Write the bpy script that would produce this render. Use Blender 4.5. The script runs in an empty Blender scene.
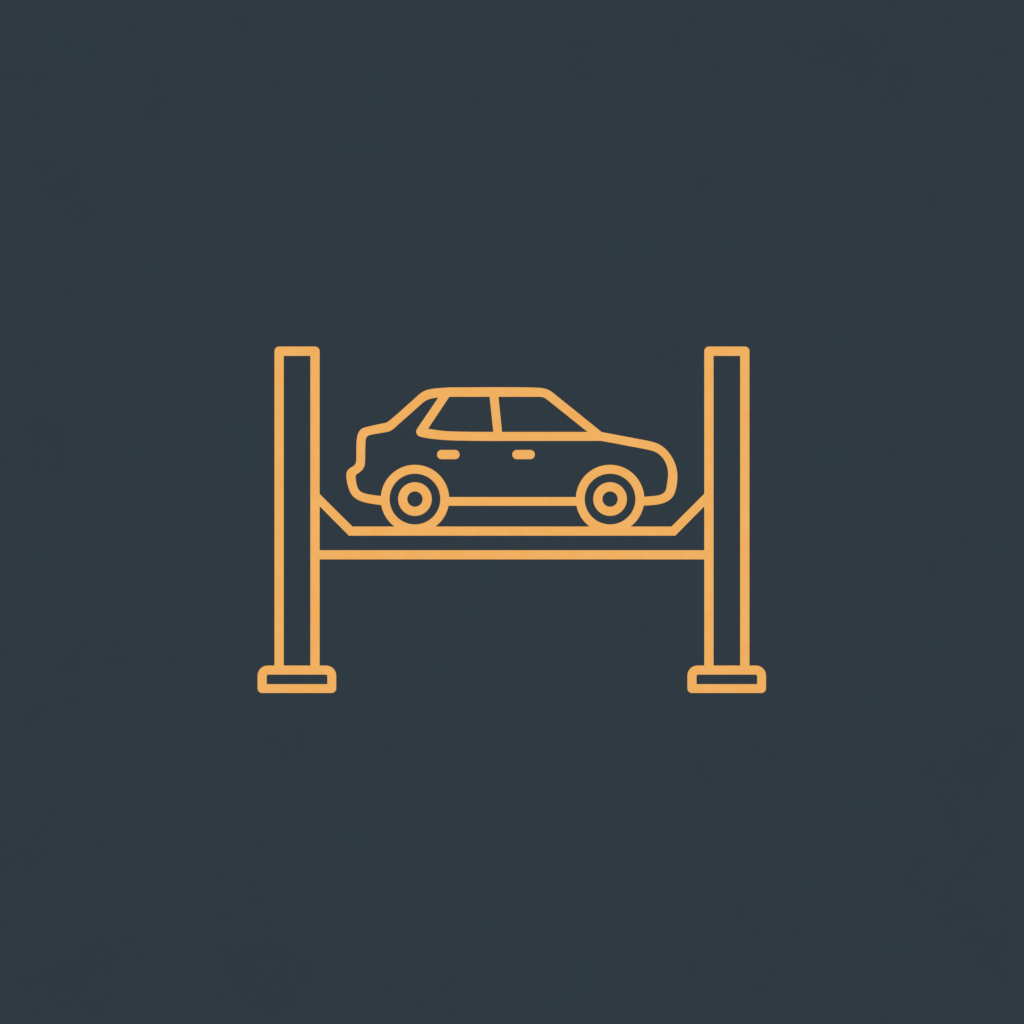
import bpy, math
from mathutils import Vector
from mathutils.geometry import tessellate_polygon

# A relief wall sign: orange enamel strips on slate panels, mounted on a slate wall.
# Drawn in "units" (u, v) with v downwards, origin at the middle of the sign; 1 unit = 2 mm.
S = 0.002
CX, CZ = 512.0, 512.0
scene = bpy.context.scene
COL = scene.collection

def P(u, v, d):
    return ((u - CX) * S, -d * S, (CZ - v) * S)

# ---------------------------------------------------------------- materials
def srgb(r, g, b):
    f = lambda c: (c / 255) / 12.92 if c / 255 <= 0.04045 else ((c / 255 + 0.055) / 1.055) ** 2.4
    return (f(r), f(g), f(b), 1.0)

def paint(name, cols, s1, s2, rough, bump):
    m = bpy.data.materials.new(name)
    m.use_nodes = True
    nt = m.node_tree
    N, L = nt.nodes, nt.links
    bsdf = N['Principled BSDF']
    tc = N.new('ShaderNodeTexCoord')
    geo = N.new('ShaderNodeNewGeometry')          # world-space position: the coat runs on across the pieces
    n1 = N.new('ShaderNodeTexNoise'); n1.inputs['Scale'].default_value = s1
    n1.inputs['Detail'].default_value = 3.0; n1.inputs['Roughness'].default_value = 0.55
    n2 = N.new('ShaderNodeTexNoise'); n2.inputs['Scale'].default_value = s2
    n2.inputs['Detail'].default_value = 2.0
    L.new(geo.outputs['Position'], n1.inputs['Vector'])
    L.new(geo.outputs['Position'], n2.inputs['Vector'])
    mix = N.new('ShaderNodeMix'); mix.data_type = 'FLOAT'
    mix.inputs[0].default_value = 0.35
    L.new(n1.outputs[0], mix.inputs[2]); L.new(n2.outputs[0], mix.inputs[3])
    ramp = N.new('ShaderNodeValToRGB')
    e = ramp.color_ramp.elements
    e[0].position = 0.34; e[0].color = srgb(*cols[0])
    e[1].position = 0.66; e[1].color = srgb(*cols[2])
    k = e.new(0.5); k.color = srgb(*cols[1])
    L.new(mix.outputs[0], ramp.inputs[0])
    L.new(ramp.outputs[0], bsdf.inputs['Base Color'])
    bsdf.inputs['Roughness'].default_value = rough
    bsdf.inputs['Specular IOR Level'].default_value = 0.0
    return m

ORANGE = paint('orange_enamel', [(240, 173, 90), (240, 176, 97), (242, 179, 102)], 24.0, 70.0, 0.9, 0)
SLATE = paint('slate_paint', [(48.7, 57.5, 66.2), (48, 58.2, 66.2), (46.8, 58.9, 66.2)], 5.0, 28.0, 0.95, 0)

# ---------------------------------------------------------------- geometry helpers
def smooth(path, closed=False):
    """path: (u, v) points, or (u, v, 'c') for a sharp corner -> densified smooth polyline."""
    pts = [(p[0], p[1], len(p) > 2) for p in path]
    n = len(pts)
    # keep long straight runs straight: extra points near their ends
    q = []
    for i in range(n if closed else n - 1):
        a, b = pts[i], pts[(i + 1) % n]
        q.append(a)
        d = math.hypot(b[0] - a[0], b[1] - a[1])
        if d > 11:
            for t in (2.5 / d, 5 / d, 1 - 5 / d, 1 - 2.5 / d):
                q.append((a[0] + (b[0] - a[0]) * t, a[1] + (b[1] - a[1]) * t, False))
    if not closed:
        q.append(pts[-1])
    n = len(q)
    def get(i):
        return q[i % n] if closed else q[min(max(i, 0), n - 1)]
    out = []
    for i in range(n if closed else n - 1):
        p0, p1, p2, p3 = get(i - 1), get(i), get(i + 1), get(i + 2)
        if p1[2]: p0 = (2 * p1[0] - p2[0], 2 * p1[1] - p2[1])
        if p2[2]: p3 = (2 * p2[0] - p1[0], 2 * p2[1] - p1[1])
        d1 = max(math.hypot(p1[0] - p0[0], p1[1] - p0[1]), 1e-4) ** .5
        d2 = max(math.hypot(p2[0] - p1[0], p2[1] - p1[1]), 1e-4) ** .5
        d3 = max(math.hypot(p3[0] - p2[0], p3[1] - p2[1]), 1e-4) ** .5
        steps = max(2, int(d2 * d2 / 0.7))
        for s in range(steps):
            t = s / steps
            r = []
            for c in (0, 1):
                m1 = (p1[c] - p0[c]) / d1 - (p2[c] - p0[c]) / (d1 + d2) + (p2[c] - p1[c]) / d2
                m2 = (p2[c] - p1[c]) / d2 - (p3[c] - p1[c]) / (d2 + d3) + (p3[c] - p2[c]) / d3
                m1 *= d2; m2 *= d2
                r.append((2*t**3 - 3*t*t + 1) * p1[c] + (t**3 - 2*t*t + t) * m1
                         + (-2*t**3 + 3*t*t) * p2[c] + (t**3 - t*t) * m2)
            out.append(tuple(r))
    if not closed:
        out.append(q[-1][:2])
    return out

def rrect(x0, y0, x1, y1, tl, tr, br, bl):
    out = []
    for cx, cy, r, a in ((x0 + tl, y0 + tl, tl, 180), (x1 - tr, y0 + tr, tr, 270),
                         (x1 - br, y1 - br, br, 0), (x0 + bl, y1 - bl, bl, 90)):
        if r <= 0:
            out.append((cx, cy)); continue
        for k in range(13):
            t = math.radians(a + 90 * k / 12)
            out.append((cx + r * math.cos(t), cy + r * math.sin(t)))
    return out

def circle(cx, cy, r, n=160):
    return [(cx + r * math.cos(2 * math.pi * k / n), cy + r * math.sin(2 * math.pi * k / n)) for k in range(n)]

def inset(poly, d):
    n = len(poly)
    area = sum(poly[i][0] * poly[(i + 1) % n][1] - poly[(i + 1) % n][0] * poly[i][1] for i in range(n))
    sg = 1 if area > 0 else -1
    out = []
    for i in range(n):
        a, b, c = poly[i - 1], poly[i], poly[(i + 1) % n]
        e1 = Vector((b[0] - a[0], b[1] - a[1])).normalized()
        e2 = Vector((c[0] - b[0], c[1] - b[1])).normalized()
        nn = Vector((-(e1.y + e2.y), e1.x + e2.x))
        if nn.length < 1e-6: nn = Vector((-e1.y, e1.x))
        nn.normalize()
        k = d / max(0.5, nn.x * -e1.y + nn.y * e1.x)        # mitre
        out.append((b[0] + sg * nn.x * k, b[1] + sg * nn.y * k))
    return out

TRIM = 0.32

def clean(poly):
    out = []
    for p in poly:
        if not out or math.hypot(p[0] - out[-1][0], p[1] - out[-1][1]) > 0.05: out.append(p)
    while math.hypot(out[0][0] - out[-1][0], out[0][1] - out[-1][1]) < 0.05: out.pop()
    return out

class Relief:
    """Collects flat-faced slabs (with holes) of real thickness; build() links ONE mesh object."""
    def __init__(self):
        self.v, self.f, self.m = [], [], []
        self.mats = []
    def slab(self, loops, front, mat, back=-1.0):
        if mat not in self.mats: self.mats.append(mat)
        mi = self.mats.index(mat)
        if mat is ORANGE:                             # strips are cut a hair slim on every edge
            loops = [inset(clean(l), TRIM if i == 0 else -TRIM) for i, l in enumerate(loops)]
        flat = [p for l in loops for p in l]
        n, b = len(flat), len(self.v)
        self.v += [P(u, v, front) for u, v in flat] + [P(u, v, back) for u, v in flat]
        tris = tessellate_polygon([[Vector((u, v, 0)) for u, v in l] for l in loops])
        for t in tris:
            t = list(t)
            A, B, C = (flat[i] for i in t)
            ar = (B[0]-A[0])*(C[1]-A[1]) - (C[0]-A[0])*(B[1]-A[1])
            if abs(ar) < 1e-9: continue
            if ar > 0: t.reverse()                  # front faces the viewer (-Y)
            self.f.append([b + i for i in t]); self.m.append(mi)
            self.f.append([b + n + i for i in reversed(t)]); self.m.append(mi)
        o = 0
        for li, l in enumerate(loops):
            k = len(l)
            area = sum(l[i][0]*l[(i+1) % k][1] - l[(i+1) % k][0]*l[i][1] for i in range(k))
            ccw = (area < 0) ^ (li > 0)
            for i in range(k):
                j = (i + 1) % k
                q = [b + o + i, b + n + o + i, b + n + o + j, b + o + j]
                if not ccw: q.reverse()
                self.f.append(q); self.m.append(mi)
            o += k
        return self
    def build(self, name, parent=None, base=(0, 0, 0)):
        me = bpy.data.meshes.new(name)
        me.from_pydata([(x - base[0], y - base[1], z - base[2]) for x, y, z in self.v], [], self.f)
        for m in self.mats: me.materials.append(m)
        for p, mi in zip(me.polygons, self.m): p.material_index = mi
        me.update()
        o = bpy.data.objects.new(name, me)
        COL.objects.link(o)
        o.location = base
        if parent: o.parent = parent
        return o

def local(obj, parent_world):
    obj.location = Vector(obj.location) - Vector(parent_world)

def thing(name, loc, label, cat):
    o = bpy.data.objects.new(name, None)
    o.empty_display_size = 0.05
    COL.objects.link(o)
    o.location = loc
    o['label'] = label; o['category'] = cat
    return o

D_STRIP, D_FRAME, D_POST, D_FOOT, D_WHEEL, D_PANEL, D_PANE = 5.0, 5.12, 5.12, 5.24, 5.24, 2.2, 2.9

# ---------------------------------------------------------------- the wall
W = Relief()
W.slab([[(-1500, -1500), (2524, -1500), (2524, 2524), (-1500, 2524)]], 0.0, SLATE, back=-40.0)
wall = W.build('wall')
wall['kind'] = 'structure'

# ---------------------------------------------------------------- the lift
lift_base = P(512, 693.3, 0)
lift = thing('car_lift', lift_base,
             'orange outlined car lift with two tall posts, wide feet, crossbeam and raised runway', 'car lift')

def make_post(x):
    """x = outer left edge of the post; returns the post with its foot as a sub-part."""
    pb = P(x + 22.9, 665.2, 0)
    r = Relief()
    x0, x1, i0, i1, top, bot = x, x + 45.8, x + 9.9, x + 35.9, 346.2, 665.2
    head = rrect(x0, top, x1, top + 40, 5, 5, 0, 0)      # rounded shoulders
    head = [p for p in head if p[1] < top + 39]
    r.slab([[*head, (x1, bot + 2), (i1, bot + 2), (i1, 356.2), (i0, 356.2), (i0, bot + 2), (x0, bot + 2)]], D_POST, ORANGE)
    r.slab([[(i0 - 2, 354), (i1 + 2, 354), (i1 + 2, bot), (i0 - 2, bot)]], D_PANEL, SLATE, back=-0.6)
    post = r.build('post', lift, pb)
    local(post, lift_base)
    b = Relief()
    bx = x - 16.9
    b.slab([rrect(bx, 665.2, bx + 79.3, 693.3, 10.5, 10.5, 5, 5),
            rrect(bx + 9.8, 674.9, bx + 69.8, 683.8, 1.4, 1.4, 0, 0)], D_FOOT, ORANGE)
    b.slab([[(bx + 8, 673), (bx + 71.5, 673), (bx + 71.5, 686), (bx + 8, 686)]], D_PANEL, SLATE, back=-0.6)
    fb = P(bx + 39.6, 693.3, 0)
    foot = b.build('foot', post, fb)
    local(foot, pb)
    return post

make_post(274.15)
make_post(703.95)

rw = Relief()
rw.slab([[(317.5, 491.5), (352.6, 526.2), (671.4, 526.2), (706.5, 491.2), (706.5, 504.5),
          (675.4, 536.0), (348.8, 536.0), (317.5, 504.5)]], D_STRIP, ORANGE)
o = rw.build('runway', lift, P(512, 536, 0)); local(o, lift_base)
cb = Relief()
cb.slab([[(317.5, 549.9), (706.5, 549.9), (706.5, 559.7), (317.5, 559.7)]], D_STRIP, ORANGE)
o = cb.build('crossbeam', lift, P(512, 559.7, 0)); local(o, lift_base)

# ---------------------------------------------------------------- the car
car_base = P(512.5, 526.2, 0)
car = thing('car', car_base,
            'small orange outlined saloon car facing right, standing raised on the lift runway between the posts', 'car')

WHEELS = ((414.95, 499.05), (610.05, 499.05))
outer = [(382.2, 505.6, 'c'), (380.8, 505.4), (373.2, 504.3), (366.4, 503.1), (360.5, 501.3), (355.8, 498.9),
         (352.2, 495.8), (349.6, 491.5), (347.8, 486.6), (346.6, 481.2), (346.0, 476.6), (346.0, 474.2),
         (346.4, 472.2), (347.6, 470.0), (349.8, 467.9), (352.2, 466.4), (354.2, 464.9), (355.4, 462.9),
         (355.9, 460.5), (356.0, 456.6), (356.05, 449.8), (356.1, 445.0), (356.4, 440.2), (357.1, 435.7),
         (358.7, 431.7), (361.0, 428.9), (363.9, 427.4), (369.3, 426.0), (379.1, 423.8), (385.4, 422.5),
         (387.4, 421.65), (389.8, 419.9), (398.6, 412.4), (408.4, 403.6), (418.1, 394.9), (422.0, 391.9),
         (425.9, 390.0), (430.8, 388.8), (437.5, 387.9), (449.5, 387.1), (488.6, 386.9), (510.0, 386.9),
         (524.6, 387.0), (535.4, 387.3), (542.2, 387.8), (547.1, 389.0), (551.0, 390.95), (553.9, 393.1),
         (601.9, 431.8, 'c'), (610.0, 433.3), (619.3, 435.1), (633.9, 437.8), (646.6, 440.2), (653.5, 441.9),
         (658.4, 443.7), (662.75, 446.3), (667.1, 450.1), (671.1, 455.2), (674.4, 461.3), (676.4, 466.9),
         (677.4, 471.8), (677.7, 476.6), (677.2, 483.5), (675.9, 490.3), (674.1, 495.0), (671.4, 498.7),
         (667.1, 501.8), (661.3, 504.0), (654.5, 505.2), (643.7, 505.9), (642.4, 506.0, 'c')]
nose_in = [(643.2, 496.5, 'c'), (644.9, 496.4), (652.5, 495.75), (658.4, 495.0), (661.8, 493.8), (664.2, 492.1),
           (665.7, 489.4), (666.5, 485.4), (667.2, 480.5), (667.75, 474.7), (667.4, 469.8), (666.2, 464.9),
           (663.7, 459.8), (660.3, 455.8), (656.9, 453.1), (652.5, 451.2), (644.7, 449.3), (629.1, 446.4),
           (614.4, 443.6), (600.75, 441.15, 'c')]
screen_in = [(586.7, 431.6, 'c'), (547.6, 400.3), (544.8, 398.4), (542.2, 397.4), (539.3, 397.1)]
roof_in = [(498.8, 397.1), (489.3, 397.1), (449.4, 397.1)]
tail_in = [(437.7, 397.9, 'c'), (433.75, 398.4), (428.9, 399.6), (425.4, 401.2), (421.05, 404.7), (408.4, 416.0),
           (398.6, 424.6), (393.4, 429.3), (390.8, 431.0), (387.85, 432.0), (379.1, 433.6), (371.25, 435.0),
           (367.9, 436.2), (366.4, 438.2), (365.8, 441.5), (365.6, 448.4), (365.45, 454.6), (365.4, 460.8),
           (365.0, 464.9), (364.1, 467.6), (362.5, 470.0), (360.0, 472.4), (356.2, 475.2), (355.9, 477.0),
           (356.4, 481.4), (357.5, 486.3), (359.0, 489.5), (361.5, 491.7), (367.3, 493.75), (374.2, 494.9),
           (380.5, 495.7), (382.2, 495.9, 'c')]
waist = [(600.75, 441.15, 'c'), (590.0, 441.2), (510.0, 441.25), (488.6, 441.3), (470.0, 441.1), (454.4, 440.8),
         (444.6, 440.3), (437.8, 439.7), (430.3, 438.9), (423.0, 437.6), (419.1, 436.5), (417.1, 435.0),
         (416.0, 432.8), (415.9, 430.8), (417.0, 428.4), (421.05, 422.4), (427.9, 412.3), (437.7, 397.9, 'c')]
rear_sill = [(428.6, 428.5, 'c'), (433.0, 429.2), (440.0, 430.2), (446.0, 430.8), (455.0, 431.2), (470.0, 431.5),
             (493.0, 431.6, 'c')]

out_s = smooth(outer)
body = Relief()
body.slab([out_s + smooth(nose_in) + smooth(screen_in) + roof_in + smooth(tail_in)], D_STRIP, ORANGE)
body.slab([[(448.2, 496.7), (576.8, 496.7), (576.8, 506.1), (448.2, 506.1)]], D_STRIP, ORANGE)   # door sill
sil = [(p[0], p[1]) for p in outer]
def arch(c, y, n=28, r=34.6):
    a = math.acos(min(1, 1)) ; pts = []
    s = math.asin((y - c[1]) / r)
    for k in range(n + 1):
        t = s + (-math.pi - 2 * s) * k / n            # right foot of the arch, over the top, to the left foot
        pts.append((c[0] + r * math.cos(t), c[1] + r * math.sin(t)))
    return pts
full = [p for p in sil[1:-1]] + arch(WHEELS[1], 505.9) + arch(WHEELS[0], 505.6)
body.slab([inset(full, 4.0)], D_PANEL, SLATE, back=-0.6)
bo = body.build('body', car, P(512, 506, 0)); local(bo, car_base)

fr = Relief()
fr.slab([smooth(waist)[:-1] + [(437.7, 397.9), (438.9, 396.1), (450.1, 396.1)] + smooth(rear_sill)
         + [(489.15, 395.6), (498.65, 395.6), (502.3, 431.6), (586.7, 431.6), (588.6, 431.2), (602.4, 440.0)]],
        D_FRAME, ORANGE)
o = fr.build('window_frame', car, P(505, 441, 0)); local(o, car_base)

for poly, c in (([(449.4, 397.1)] + smooth(rear_sill) + [(489.3, 397.1)], (462, 431.6)),
                ([(498.8, 397.1), (502.3, 431.6)] + smooth(screen_in), (540, 431.6))):
    w = Relief().slab([inset(clean(poly), -1.0)], D_PANE, SLATE, back=0.5)
    o = w.build('window', car, P(c[0], c[1], 0)); local(o, car_base)

for x in (436.7, 511.9):
    h = Relief()
    h.slab([rrect(x, 449.6, x + 23.3, 459.5, 4.93, 4.93, 4.93, 4.93)], D_STRIP, ORANGE, back=1.0)
    o = h.build('door_handle', car, P(x + 11.6, 454.6, 0)); local(o, car_base)

for c in WHEELS:
    wb = P(c[0], c[1], 0)
    flat = lambda pts: [(u, min(v, 527.0)) for u, v in pts]         # tyre sits flat on the runway
    w = Relief()
    w.slab([circle(c[0], c[1], 26.0)], D_PANE, SLATE, back=-0.7)
    wheel = w.build('wheel', car, wb); local(wheel, car_base)
    t = Relief()
    t.slab([flat(circle(c[0], c[1], 34.55, 240)), circle(c[0], c[1], 25.05, 200)], D_WHEEL, ORANGE)
    o = t.build('tyre', wheel, wb); local(o, wb)
    hb = Relief()
    hb.slab([circle(c[0], c[1], 17.15), circle(c[0], c[1], 7.35, 96)], D_WHEEL, ORANGE, back=1.5)
    o = hb.build('hub', wheel, wb); local(o, wb)

# ---------------------------------------------------------------- light, world, camera
world = bpy.data.worlds.new('World'); scene.world = world; world.use_nodes = True
world.node_tree.nodes['Background'].inputs[0].default_value = (1, 1, 1, 1)
world.node_tree.nodes['Background'].inputs[1].default_value = 0.0

la = bpy.data.lights.new('soft_lamp', 'AREA'); la.shape = 'SQUARE'; la.size = 3.0
la.energy = 3395.0
lo = bpy.data.objects.new('soft_lamp', la); COL.objects.link(lo)
lo.location = (0, -18.5, 0.0); lo.rotation_euler = (math.radians(90), 0, 0)

DIST = 16.0
cam = bpy.data.cameras.new('camera'); co = bpy.data.objects.new('camera', cam); COL.objects.link(co)
co.location = (0, -DIST, 0); co.rotation_euler = (math.radians(90), 0, 0)
cam.sensor_width = 36.0
cam.lens = 36.0 * (DIST - D_STRIP * S) / (1024 * S)
cam.clip_end = 200.0
scene.camera = co

vs = scene.view_settings
vs.view_transform = 'Standard'; vs.look = 'None'; vs.exposure = 0.0; vs.gamma = 1.0
vs.use_curve_mapping = False
scene.render.filter_size = 1.3
